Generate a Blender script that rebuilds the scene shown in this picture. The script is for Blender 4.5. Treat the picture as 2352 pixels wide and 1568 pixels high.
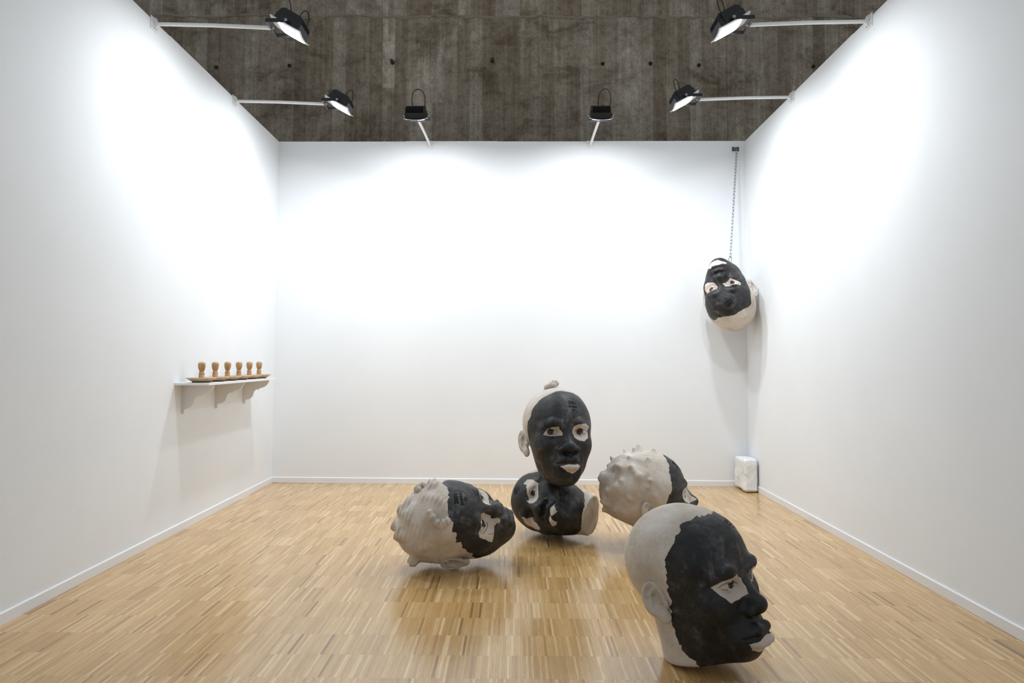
import bpy, bmesh, math, random
import numpy as np
from mathutils import Matrix, Vector

rng = random.Random(7)
nrg = np.random.default_rng(11)
for o in list(bpy.data.objects):
    bpy.data.objects.remove(o)
scene = bpy.context.scene
COL = scene.collection

# ---------------------------------------------------------------- camera
PITCH, ROLL, YAW = 0.0491, 0.0051, -0.0066
CAM_H = 1.44
cp, sp, cy, sy = math.cos(PITCH), math.sin(PITCH), math.cos(YAW), math.sin(YAW)
fwd = Vector((sy * cp, cy * cp, sp))
rgt0 = Vector((cy, -sy, 0))
up0 = rgt0.cross(fwd)
rgt = math.cos(ROLL) * rgt0 + math.sin(ROLL) * up0
upv = -math.sin(ROLL) * rgt0 + math.cos(ROLL) * up0
cam_data = bpy.data.cameras.new('camera')
cam_data.sensor_width = 36.0
cam_data.lens = 24.0
cam_data.shift_x = 4.8 / 2352
cam_data.shift_y = -34.35 / 2352
cam_data.clip_end = 100
cam = bpy.data.objects.new('camera', cam_data)
m = Matrix((( rgt.x, upv.x, -fwd.x, 0), (rgt.y, upv.y, -fwd.y, 0), (rgt.z, upv.z, -fwd.z, CAM_H), (0, 0, 0, 1)))
cam.matrix_world = m
COL.objects.link(cam)
scene.camera = cam

# ---------------------------------------------------------------- world and exposure
world = bpy.data.worlds.new('hall_light')
scene.world = world
world.use_nodes = True
wbg = world.node_tree.nodes['Background']
wbg.inputs['Color'].default_value = (0.86, 0.935, 1.0, 1)
wbg.inputs['Strength'].default_value = 0.33
scene.view_settings.view_transform = 'Standard'
scene.view_settings.look = 'None'
scene.view_settings.gamma = 1.0
scene.view_settings.use_curve_mapping = False
scene.view_settings.exposure = 0.47
LAMP_POWER = 22.5
LAMP_COLOR = (0.90, 0.955, 1.0)
LAMP_SPREAD = math.radians(157)

# ---------------------------------------------------------------- booth geometry constants
BL = Vector((-2.8207, 8.0149, 0)); BR = Vector((2.705, 7.9501, 0))
DL = Vector((0.0135, -1, 0)).normalized(); DR = Vector((-0.0135, -1, 0)).normalized()
NL = Vector((1, 0.0135, 0)).normalized(); NR = Vector((-1, 0.0135, 0)).normalized()
DB = (BR - BL).normalized(); NB = Vector((DB.y, -DB.x, 0))
WALL_H = 4.03

# ---------------------------------------------------------------- helpers
def mesh_np(name, V, T, mat=None, smooth=True, normals=None):
    V = np.asarray(V, np.float32); T = np.asarray(T, np.int32)
    me = bpy.data.meshes.new(name)
    me.vertices.add(len(V)); me.vertices.foreach_set('co', V.ravel())
    k = T.shape[1]
    me.loops.add(T.size); me.loops.foreach_set('vertex_index', T.ravel())
    me.polygons.add(len(T)); me.polygons.foreach_set('loop_start', np.arange(len(T), dtype=np.int32) * k)
    me.polygons.foreach_set('use_smooth', np.full(len(T), bool(smooth)))
    me.update(calc_edges=True)
    if mat: me.materials.append(mat)
    if normals is not None:
        me.normals_split_custom_set_from_vertices(np.asarray(normals, np.float32).tolist())
    return me

def link(name, me, parent=None, mat=None):
    o = bpy.data.objects.new(name, me)
    if mat is not None and me is not None and not me.materials: me.materials.append(mat)
    COL.objects.link(o)
    if parent is not None: o.parent = parent
    return o

def obj(name, bm, mat, parent=None, smooth=False, bevel=0.0, autosmooth=None):
    if bevel > 0:
        bmesh.ops.bevel(bm, geom=[e for e in bm.edges if len(e.link_faces) == 2 and e.calc_face_angle(0) > 0.6], offset=bevel, segments=2, profile=0.6, affect='EDGES')
    bmesh.ops.recalc_face_normals(bm, faces=bm.faces)
    me = bpy.data.meshes.new(name); bm.to_mesh(me); bm.free()
    if smooth:
        me.polygons.foreach_set('use_smooth', np.full(len(me.polygons), True))
        if autosmooth: me.set_sharp_from_angle(angle=autosmooth)
    me.materials.append(mat)
    return link(name, me, parent)

def empty(name, loc, label, cat, group=None, rotz=0.0):
    o = bpy.data.objects.new(name, None); COL.objects.link(o)
    o.empty_display_size = 0.1
    o.location = loc; o.rotation_euler = (0, 0, rotz)
    o['label'] = label; o['category'] = cat
    if group: o['group'] = group
    return o

def struct(o, label=None):
    o['kind'] = 'structure'
    if label: o['label'] = label
    return o

def box(bm, lo, hi, M=None):
    x0, y0, z0 = lo; x1, y1, z1 = hi
    vs = [bm.verts.new(Vector(p) if M is None else M @ Vector(p)) for p in
          ((x0,y0,z0),(x1,y0,z0),(x1,y1,z0),(x0,y1,z0),(x0,y0,z1),(x1,y0,z1),(x1,y1,z1),(x0,y1,z1))]
    for f in ((0,3,2,1),(4,5,6,7),(0,1,5,4),(1,2,6,5),(2,3,7,6),(3,0,4,7)): bm.faces.new([vs[i] for i in f])

def tube(bm, pts, r, n=10, closed=False, cap=True):
    pts = [Vector(p) for p in pts]; N = len(pts); rings = []
    rad = r if isinstance(r, (list, tuple)) else [r] * N
    prev = None
    for i, p in enumerate(pts):
        if closed: t = (pts[(i + 1) % N] - pts[i - 1]).normalized()
        else: t = (pts[min(i + 1, N - 1)] - pts[max(i - 1, 0)]).normalized()
        if prev is None:
            a = Vector((0, 0, 1)) if abs(t.z) < 0.9 else Vector((1, 0, 0))
            u = t.cross(a).normalized()
        else:
            u = (prev - prev.dot(t) * t).normalized()
        prev = u; v = t.cross(u)
        rings.append([bm.verts.new(p + rad[i] * (math.cos(2 * math.pi * k / n) * u + math.sin(2 * math.pi * k / n) * v)) for k in range(n)])
    for i in range(N if closed else N - 1):
        a, b = rings[i], rings[(i + 1) % N]
        for k in range(n): bm.faces.new((a[k], a[(k + 1) % n], b[(k + 1) % n], b[k]))
    if cap and not closed:
        bm.faces.new(rings[0][::-1]); bm.faces.new(rings[-1])

def lathe(bm, prof, n=24, M=None, oval=1.0):
    rings = []
    for r, z in prof:
        if r < 1e-6:
            p = Vector((0, 0, z)); rings.append([bm.verts.new(p if M is None else M @ p)])
        else:
            row = []
            for k in range(n):
                p = Vector((r * math.cos(2 * math.pi * k / n), oval * r * math.sin(2 * math.pi * k / n), z))
                row.append(bm.verts.new(p if M is None else M @ p))
            rings.append(row)
    for a, b in zip(rings, rings[1:]):
        if len(a) == 1 and len(b) == 1: continue
        for k in range(n):
            k2 = (k + 1) % n
            if len(a) == 1: bm.faces.new((a[0], b[k2], b[k]))
            elif len(b) == 1: bm.faces.new((a[k], a[k2], b[0]))
            else: bm.faces.new((a[k], a[k2], b[k2], b[k]))

# ---------------------------------------------------------------- materials
def mat(name, color, rough=0.6, metal=0.0, spec=0.5, build=None):
    mt = bpy.data.materials.new(name); mt.use_nodes = True
    nt = mt.node_tree; b = nt.nodes['Principled BSDF']
    b.inputs['Base Color'].default_value = (*color, 1); b.inputs['Roughness'].default_value = rough
    b.inputs['Metallic'].default_value = metal; b.inputs['Specular IOR Level'].default_value = spec
    if build: build(nt, b)
    return mt

def N(nt, typ, **kw):
    n = nt.nodes.new(typ)
    for k, v in kw.items():
        if k in n.inputs: n.inputs[k].default_value = v
        else: setattr(n, k, v)
    return n
def L(nt, a, b): nt.links.new(a, b)
def ramp(nt, src, stops, interp='LINEAR'):
    r = nt.nodes.new('ShaderNodeValToRGB'); cr = r.color_ramp; cr.interpolation = interp
    while len(cr.elements) < len(stops): cr.elements.new(0.5)
    for e, (p, c) in zip(cr.elements, stops):
        e.position = p; e.color = (*c, 1) if len(c) == 3 else c
    L(nt, src, r.inputs['Fac']); return r.outputs['Color']
def mixc(nt, fac, a, b, typ='MIX'):
    m_ = nt.nodes.new('ShaderNodeMix'); m_.data_type = 'RGBA'; m_.blend_type = typ
    for i, v in ((0, fac), (6, a), (7, b)):
        if hasattr(v, 'links'): L(nt, v, m_.inputs[i])
        else: m_.inputs[i].default_value = v if i == 0 else (*v, 1)
    return m_.outputs[2]
def noise(nt, vec, scale, detail=4, rough=0.55, dist=0.0):
    n = N(nt, 'ShaderNodeTexNoise', Scale=scale, Detail=detail, Roughness=rough, Distortion=dist)
    if vec is not None: L(nt, vec, n.inputs['Vector'])
    return n.outputs['Fac']
def bump(nt, b, h, strength, dist=0.01):
    n = N(nt, 'ShaderNodeBump', Strength=strength, Distance=dist)
    L(nt, h, n.inputs['Height']); L(nt, n.outputs['Normal'], b.inputs['Normal'])
def coord(nt, which='Object'): return nt.nodes.new('ShaderNodeTexCoord').outputs[which]
def worldpos(nt): return nt.nodes.new('ShaderNodeNewGeometry').outputs['Position']
def vscale(nt, vec, s):
    n = nt.nodes.new('ShaderNodeMapping'); n.inputs['Scale'].default_value = s
    L(nt, vec, n.inputs['Vector']); return n.outputs['Vector']

def b_wall(nt, b):
    p = worldpos(nt)
    c = ramp(nt, noise(nt, p, 1.3, 5), [(0.3, (0.79, 0.805, 0.82)), (0.7, (0.82, 0.835, 0.85))])
    L(nt, c, b.inputs['Base Color'])
    bump(nt, b, noise(nt, p, 260, 2), 0.08, 0.001)
M_WALL = mat('white_wall_paint', (0.82, 0.82, 0.82), 0.75, spec=0.25, build=b_wall)
M_WHITE = mat('white_gloss_paint', (0.80, 0.80, 0.80), 0.45)

def b_floor(nt, b):
    p = worldpos(nt)
    at = N(nt, 'ShaderNodeAttribute', attribute_name='tone'); t = at.outputs['Fac']
    base = ramp(nt, t, [(0.0, (0.24, 0.125, 0.040)), (0.18, (0.44, 0.252, 0.088)), (0.5, (0.565, 0.345, 0.130)), (0.8, (0.66, 0.435, 0.195)), (1.0, (0.75, 0.54, 0.295))])
    gr = noise(nt, vscale(nt, p, (260, 9, 1)), 1.0, 4, 0.6)
    g = ramp(nt, gr, [(0.25, (0.80, 0.78, 0.76)), (0.6, (1.05, 1.05, 1.05))])
    c = mixc(nt, 1.0, base, g, 'MULTIPLY')
    big = ramp(nt, noise(nt, p, 0.9, 3), [(0.3, (0.93, 0.92, 0.90)), (0.7, (1.05, 1.05, 1.06))])
    c = mixc(nt, 1.0, c, big, 'MULTIPLY')
    knots = ramp(nt, noise(nt, vscale(nt, p, (40, 14, 1)), 1.0, 2, 0.5), [(0.16, (0.45, 0.36, 0.30)), (0.24, (1, 1, 1))])
    c = mixc(nt, 1.0, c, knots, 'MULTIPLY')
    L(nt, c, b.inputs['Base Color'])
    r = ramp(nt, noise(nt, p, 5, 4), [(0.3, (0.19,) * 3), (0.7, (0.27,) * 3)])
    L(nt, r, b.inputs['Roughness'])
    b.inputs['Coat Weight'].default_value = 0.3; b.inputs['Coat Roughness'].default_value = 0.17
    bump(nt, b, gr, 0.03, 0.001)
M_FLOOR = mat('oiled_oak_parquet', (0.4, 0.24, 0.1), 0.3, spec=0.85, build=b_floor)
M_SUB = mat('dark_subfloor', (0.05, 0.03, 0.015), 0.8)

def b_conc(nt, b):
    p = worldpos(nt)
    rnd = nt.nodes.new('ShaderNodeObjectInfo').outputs['Random']
    base = ramp(nt, rnd, [(0.0, (0.200, 0.160, 0.116)), (0.5, (0.26, 0.217, 0.164)), (1.0, (0.325, 0.284, 0.23))])
    streak = ramp(nt, noise(nt, vscale(nt, p, (26, 1, 0.9)), 1.0, 5, 0.65), [(0.32, (0.80, 0.78, 0.75)), (0.52, (1, 1, 1)), (0.70, (1.15, 1.15, 1.15))])
    c = mixc(nt, 1.0, base, streak, 'MULTIPLY')
    st = ramp(nt, noise(nt, vscale(nt, p, (1.4, 1, 2.2)), 1.0, 6, 0.68, 0.6), [(0.34, (0.58, 0.54, 0.48)), (0.47, (0.98, 0.98, 0.98)), (0.72, (1.22, 1.23, 1.24))])
    c = mixc(nt, 1.0, c, st, 'MULTIPLY')
    fine = ramp(nt, noise(nt, vscale(nt, p, (1, 1, 0.5)), 60, 5, 0.75), [(0.3, (0.72,) * 3), (0.62, (1.1,) * 3)])
    c = mixc(nt, 1.0, c, fine, 'MULTIPLY')
    lite = ramp(nt, noise(nt, vscale(nt, p, (2.6, 1, 0.7)), 1.0, 5, 0.6, 0.8), [(0.56, (1, 1, 1)), (0.68, (1.45, 1.46, 1.48))])
    c = mixc(nt, 1.0, c, lite, 'MULTIPLY')
    rough_ = ramp(nt, noise(nt, p, 14, 6, 0.75), [(0.34, (0.70, 0.68, 0.66)), (0.5, (1, 1, 1)), (0.66, (1.22, 1.22, 1.22))])
    c = mixc(nt, 1.0, c, rough_, 'MULTIPLY')
    L(nt, c, b.inputs['Base Color'])
    bump(nt, b, noise(nt, vscale(nt, p, (30, 1, 6)), 1.0, 5, 0.7), 0.5, 0.006)
M_CONC = mat('board_marked_concrete', (0.15, 0.13, 0.11), 0.9, spec=0.2, build=b_conc)
M_CONC2 = mat('rough_concrete_seam', (0.26, 0.22, 0.17), 0.95, spec=0.2, build=lambda nt, b: bump(nt, b, noise(nt, worldpos(nt), 40, 6, 0.7), 0.8, 0.01))
M_HOLE_SHADE = mat('hole_shade_black', (0.012, 0.010, 0.009), 0.9)  # near-black colour standing in for the shade inside the tie holes
M_RUST = mat('rusty_steel', (0.06, 0.025, 0.015), 0.8)

def b_cream(nt, b):
    p = coord(nt)
    n1 = ramp(nt, noise(nt, p, 5, 5, 0.6), [(0.36, (0.52, 0.445, 0.365)), (0.52, (0.645, 0.575, 0.50)), (0.66, (0.72, 0.67, 0.61))])
    sp_ = ramp(nt, noise(nt, p, 130, 3, 0.6), [(0.28, (0.72, 0.69, 0.66)), (0.40, (1, 1, 1))])
    c = mixc(nt, 1.0, n1, sp_, 'MULTIPLY')
    dk = ramp(nt, noise(nt, vscale(nt, p, (1, 1, 0.5)), 48, 4, 0.7, 0.5), [(0.21, (0.22, 0.2, 0.18)), (0.26, (1, 1, 1))])
    c = mixc(nt, 1.0, c, dk, 'MULTIPLY')
    L(nt, c, b.inputs['Base Color'])
    bump(nt, b, noise(nt, p, 20, 7, 0.7), 0.55, 0.014)
M_CREAM = mat('unglazed_cream_clay', (0.52, 0.46, 0.39), 0.85, spec=0.25, build=b_cream)
def b_black(nt, b):
    p = coord(nt)
    c = ramp(nt, noise(nt, p, 4.5, 6, 0.68, 0.8), [(0.36, (0.005, 0.0050, 0.0052)), (0.47, (0.0102, 0.0101, 0.0104)), (0.55, (0.0225, 0.0222, 0.0228)), (0.62, (0.062, 0.061, 0.062)), (0.73, (0.115, 0.115, 0.118))])
    sc = ramp(nt, noise(nt, p, 38, 4, 0.7), [(0.68, (1, 1, 1)), (0.76, (2.8, 2.8, 2.8))])
    c = mixc(nt, 1.0, c, sc, 'MULTIPLY')
    c = mixc(nt, 1.0, c, ramp(nt, noise(nt, p, 22, 5, 0.7, 0.4), [(0.36, (0.55, 0.55, 0.55)), (0.50, (1.0, 1.0, 1.0)), (0.64, (2.1, 2.08, 2.05))]), 'MULTIPLY')
    c = mixc(nt, ramp(nt, noise(nt, p, 3.1, 3, 0.5), [(0.56, (0, 0, 0)), (0.72, (0.6, 0.6, 0.6))]), c, (0.030, 0.016, 0.013))
    L(nt, c, b.inputs['Base Color'])
    L(nt, ramp(nt, noise(nt, p, 9, 4), [(0.3, (0.42,) * 3), (0.7, (0.62,) * 3)]), b.inputs['Roughness'])
    bump(nt, b, noise(nt, p, 26, 6, 0.65), 0.45, 0.010)
M_BLACK = mat('burnished_black_slip', (0.025, 0.025, 0.026), 0.5, spec=0.45, build=b_black)
def b_patch(nt, b):
    p = coord(nt)
    c = ramp(nt, noise(nt, p, 8, 4, 0.6), [(0.3, (0.52, 0.44, 0.37)), (0.7, (0.66, 0.59, 0.52))])
    d = ramp(nt, noise(nt, p, 34, 3, 0.6), [(0.24, (0.22, 0.17, 0.14)), (0.29, (1, 1, 1))])
    L(nt, mixc(nt, 1.0, c, d, 'MULTIPLY'), b.inputs['Base Color'])
    bump(nt, b, noise(nt, p, 30, 4), 0.2, 0.006)
M_PATCH = mat('cream_glaze_patch', (0.6, 0.52, 0.45), 0.5, build=b_patch)
def b_iris(nt, b):
    p = coord(nt)
    c = ramp(nt, noise(nt, p, 95, 2, 0.5), [(0.36, (0.012, 0.007, 0.006)), (0.52, (0.045, 0.016, 0.010)), (0.62, (0.10, 0.04, 0.025)), (0.68, (0.42, 0.34, 0.28))])
    L(nt, c, b.inputs['Base Color'])
M_IRIS = mat('dark_brown_iris_glaze', (0.06, 0.02, 0.012), 0.35, build=b_iris)
M_PUPIL = mat('black_pupil_glaze', (0.008, 0.007, 0.007), 0.25)
M_STAMP = mat('stamp_inset_shade', (0.006, 0.006, 0.006), 0.7, spec=0.2)  # darker than the slip, painting the shade of sunken letters
M_RING = mat('grey_stamp_rim', (0.06, 0.06, 0.06), 0.55)  # rim greyer than the black slip around it
M_CREASE = mat('brown_crease_and_lid_shade', (0.10, 0.055, 0.03), 0.7)  # drawn crease lines, and shade painted along the eyelids

M_TUBE = mat('white_powder_coat', (0.78, 0.78, 0.78), 0.4)
M_BLKMET = mat('black_powder_coat', (0.010, 0.010, 0.012), 0.45)
M_FIN = mat('black_anodised_fins', (0.006, 0.006, 0.007), 0.5)
M_STEEL = mat('galvanised_steel', (0.35, 0.36, 0.37), 0.35, metal=1.0)
M_DKSTEEL = mat('dark_steel', (0.20, 0.21, 0.22), 0.4, metal=1.0)
M_CABLE = mat('black_rubber_cable', (0.008, 0.008, 0.009), 0.5)
def b_led(nt, b):
    b.inputs['Emission Color'].default_value = (0.93, 0.98, 1.0, 1); b.inputs['Emission Strength'].default_value = 14.0
M_LED = mat('lit_led_window', (0.9, 0.9, 0.9), 0.3, build=b_led)
def b_wood(nt, b):
    p = coord(nt)
    n_ = noise(nt, vscale(nt, p, (60, 60, 12)), 1.0, 4, 0.6)
    c = ramp(nt, n_, [(0.3, (0.30, 0.165, 0.065)), (0.55, (0.46, 0.27, 0.12)), (0.75, (0.58, 0.37, 0.19))])
    L(nt, c, b.inputs['Base Color'])
M_WOOD = mat('turned_oak', (0.32, 0.18, 0.08), 0.5, build=b_wood)
M_WOODPL = mat('pale_turned_wood', (0.46, 0.31, 0.18), 0.5, build=lambda nt, b: L(nt, ramp(nt, noise(nt, vscale(nt, coord(nt), (12, 50, 80)), 1.0, 4, 0.6), [(0.3, (0.40, 0.25, 0.13)), (0.7, (0.62, 0.46, 0.30))]), b.inputs['Base Color']))
M_FOOT_SHADE = mat('foot_shade_brown', (0.05, 0.025, 0.012), 0.6)  # very dark brown that paints the shadow beneath the plates
M_SHELF = mat('white_shelf_paint', (0.80, 0.80, 0.81), 0.5)
M_BRACKET = mat('warm_white_shelf_paint', (0.80, 0.785, 0.775), 0.55)
M_BAG = mat('white_plastic_film', (0.80, 0.80, 0.80), 0.3, spec=0.6, build=lambda nt, b: bump(nt, b, noise(nt, vscale(nt, coord(nt), (1, 1, 0.7)), 9, 5, 0.6, 1.5), 0.5, 0.03))

# ================================================================ SETTING
# ---- floor: industrial oak parquet, strips on edge laid in rows across the booth
floor_me = bpy.data.meshes.new('floor')
floor_me.from_pydata([(-9, -3, -0.006), (9, -3, -0.006), (9, 8.9, -0.006), (-9, 8.9, -0.006)], [], [(0, 1, 2, 3)])
floor = struct(link('floor', floor_me, None, M_SUB), 'light brown oak parquet floor of thin strips laid in rows')
ROW0, PITCH_ROW = 3.1626, 0.2426
def strip_geo(x0, x1, y0, y1, z, tl):
    a = 0.00015; zb = -0.005
    return [(x0, y0, zb), (x1, y0, zb), (x1, y1, zb), (x0, y1, zb), (x0 + a, y0 + a, z - tl), (x1 - a, y0 + a, z + tl), (x1 - a, y1 - a, z + tl), (x0 + a, y1 - a, z - tl)]
SQ = np.array([(4, 5, 6, 7), (0, 1, 5, 4), (1, 2, 6, 5), (2, 3, 7, 6), (3, 0, 4, 7)], np.int32)
strips = []
for r in range(-6, 21):
    y0 = ROW0 + r * PITCH_ROW; y1 = y0 + PITCH_ROW
    xl = (BL + DL * (BL.y - y0)).x - 0.02; xr = (BR + DR * (BR.y - y0)).x + 0.02
    if y0 > 7.99: continue
    y1 = min(y1, 7.995)
    x = xl + rng.random() * 0.01
    batch = 0.5
    k = 0
    while x < xr:
        if k % 12 == 0: batch = rng.gauss(0.5, 0.06)
        w = max(0.0095, rng.gauss(0.0128, 0.0010))
        t = min(1, max(0, rng.gauss(batch, 0.12)))
        if rng.random() < 0.045: t = rng.uniform(0.0, 0.25)
        elif rng.random() < 0.09: t = rng.uniform(0.8, 1.0)
        strips.append((x, min(x + w, xr), y0, y1, rng.uniform(-0.0002, 0.0), rng.gauss(0, 0.00002), t, r))
        x += w; k += 1
def tone_attr(me, vals):
    at = me.attributes.new('tone', 'FLOAT', 'FACE'); at.data.foreach_set('value', np.asarray(vals, np.float32))
single = [s for s in strips if s[7] == 0 and s[0] > -1.9]
single = single[:300]
sid = set(id(s) for s in single)
V, T, C = [], [], []
for s in strips:
    if id(s) in sid: continue
    b0 = len(V); V += strip_geo(*s[:6]); T.append(SQ + b0); C += [s[6]] * 5
me = mesh_np('parquet_strips', V, np.concatenate(T), M_FLOOR, smooth=False); tone_attr(me, C)
st = link('parquet_strips', me, floor); st['kind'] = 'stuff'
for s in single:
    me = mesh_np('parquet_strip', strip_geo(*s[:6]), SQ, M_FLOOR, smooth=False); tone_attr(me, [s[6]] * 5)
    link('parquet_strip', me, floor)

# ---- booth walls of butted panels
def wall(name, o, d, n, cuts, label):
    root = bpy.data.objects.new(name, None); COL.objects.link(root); struct(root, label)
    root.location = o
    for a, b_ in zip(cuts, cuts[1:]):
        bm = bmesh.new(); g = 0.00005
        A = d * (a + g); B = d * (b_ - g); nn = n * -0.08
        top = WALL_H + (0.004 if int(a * 10) % 2 else 0.0)
        vs = [bm.verts.new(p) for p in (A, B, B + nn, A + nn)] + [bm.verts.new(p + Vector((0, 0, top))) for p in (A, B, B + nn, A + nn)]
        for f in ((0,3,2,1),(4,5,6,7),(0,1,5,4),(1,2,6,5),(2,3,7,6),(3,0,4,7)): bm.faces.new([vs[i] for i in f])
        obj('wall_panel', bm, M_WALL, root, bevel=0.0006)
    return root
cuts_side = [0.0, 1.32, 2.65, 4.0, 5.3, 6.6]
wall('wall_left', BL, DL, NL, cuts_side, 'tall white exhibition wall on the left carrying the shelf')
wall('wall_right', BR, DR, NR, cuts_side, 'tall white exhibition wall on the right')
wl = (BR - BL).length
wall('wall_back', BL, DB, NB, [-0.085, 1.52, 2.61, 3.70, 4.79, wl + 0.085], 'tall white exhibition wall at the back of the booth')

def base(name, o, d, n, a, b_, label):
    bm = bmesh.new(); h, t = 0.068, 0.012
    prof = [(0.0005, 0.001), (t, 0.001), (t, h - 0.006), (t - 0.006, h), (0.0005, h)]
    rows = []
    for s in (a, b_): rows.append([bm.verts.new(o + d * s + n * u + Vector((0, 0, z))) for u, z in prof])
    for i in range(len(prof)):
        j = (i + 1) % len(prof); bm.faces.new((rows[0][i], rows[0][j], rows[1][j], rows[1][i]))
    bm.faces.new(rows[0][::-1]); bm.faces.new(rows[1])
    return struct(obj(name, bm, M_WHITE), label)
base('baseboard_left', BL, DL, NL, 0.0, 6.55, 'white skirting board along the left wall')
base('baseboard_right', BR, DR, NR, 0.0, 6.55, 'white skirting board along the right wall')
base('baseboard_back', BL, DB, NB, 0.012, wl - 0.012, 'white skirting board along the back wall')

# ---- concrete wall behind the booth, cast against vertical boards in two lifts
CY = 8.75
rear = bpy.data.objects.new('wall_rear', None); COL.objects.link(rear); rear.location = (0, CY, 0)
struct(rear, 'dark board-marked concrete wall rising behind the booth')
JZ = 5.94
for lift, (z0, z1) in enumerate(((0.0, JZ), (JZ, 8.6))):
    x = -9.0
    while x < 9.0:
        w = 0.162 + rng.uniform(-0.012, 0.012)
        cutz = [z0, z1]
        if rng.random() < 0.35: cutz = [z0, rng.uniform(max(z0 + 0.3, 4.3), z1 - 0.2), z1]
        for a, b_ in zip(cutz, cutz[1:]):
            dy = rng.uniform(-0.003, 0.003)
            bm = bmesh.new(); box(bm, (x + 0.0003, dy, a + 0.0004), (x + w - 0.0003, 0.25, b_ - 0.0004))
            obj('board_mark', bm, M_CONC, rear, bevel=0.0015)
        x += w
bm = bmesh.new()
xs = np.linspace(-9, 9, 260)
pv = []
for x in xs:
    zc = JZ + 0.012 * math.sin(x * 5.1) + rng.uniform(-0.012, 0.012); hh = 0.006 + rng.uniform(0, 0.018)
    pv.append([bm.verts.new((x, -0.003, zc - hh)), bm.verts.new((x, -0.006 - rng.uniform(0, 0.008), zc)), bm.verts.new((x, -0.003, zc + hh))])
for a, b_ in zip(pv, pv[1:]):
    bm.faces.new((a[0], b_[0], b_[1], a[1])); bm.faces.new((a[1], b_[1], b_[2], a[2]))
obj('casting_seam', bm, M_CONC2, rear)
for x, z in ((-3.924, 5.251), (-2.964, 5.276), (1.136, 5.309), (1.761, 5.316), (2.391, 5.294), (3.881, 5.28)):
    bm = bmesh.new(); lathe(bm, [(0.0, 0.0), (0.020, 0.0), (0.024, 0.004), (0.024, -0.01)], 14, Matrix.Translation((x, -0.006, z)) @ Matrix.Rotation(math.pi / 2, 4, 'X'))
    obj('tie_hole_shade', bm, M_HOLE_SHADE, rear)  # small proud disc, not a recess; its depth is painted as black
for x, z in ((-1.61, 5.32), (-0.304, 5.345)):
    bm = bmesh.new(); tube(bm, [(x, 0.02, z), (x, -0.05, z - 0.005), (x + 0.004, -0.11, z - 0.02)], [0.026, 0.026, 0.022], 12)
    obj('steel_peg', bm, M_RUST, rear, smooth=True, autosmooth=0.7)

# ================================================================ CLAY HEADS
f32 = np.float32
def ln(v): return np.sqrt((v * v).sum(-1))
def ell(p, c, r):
    q = p - np.asarray(c, f32); r = np.asarray(r, f32)
    k0 = ln(q / r); k1 = ln(q / (r * r)); return k0 * (k0 - 1) / np.maximum(k1, 1e-6)
def rotm(ax, ay, az):
    a, b, c, d, e, f = math.cos(ax), math.sin(ax), math.cos(ay), math.sin(ay), math.cos(az), math.sin(az)
    return (np.array([[e, -f, 0], [f, e, 0], [0, 0, 1]]) @ np.array([[c, 0, d], [0, 1, 0], [-d, 0, c]]) @ np.array([[1, 0, 0], [0, a, -b], [0, b, a]])).astype(f32)
def elr(p, c, r, rot): return ell((p - np.asarray(c, f32)) @ rotm(*rot), (0, 0, 0), r)
def capd(p, a, b, ra, rb=None):
    rb = ra if rb is None else rb
    a = np.asarray(a, f32); b = np.asarray(b, f32); d = b - a
    t = np.clip(((p - a) @ d) / max(float(d @ d), 1e-9), 0, 1)
    return ln(p - a - t[..., None] * d) - (ra + (rb - ra) * t)
def smin(a, b, k):
    h = np.maximum(k - np.abs(a - b), 0) / k; return np.minimum(a, b) - h * h * k * 0.25
def smax(a, b, k): return -smin(-a, -b, k)
def lump(p, fr=9.0, seed=0.0):
    q = p * fr + seed; x, y, z = q[..., 0], q[..., 1], q[..., 2]
    return (np.sin(x + 1.7 * np.sin(y * .8 + 1.3 * np.sin(z * .7 + seed))) + np.sin(y * 1.1 + 1.5 * np.sin(z * .9 + 1.2 * np.sin(x * .6 + 2 * seed))) + np.sin(z * .93 + 1.6 * np.sin(x * .85 + 1.1 * np.sin(y * .75 - seed)))) / 3

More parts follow.
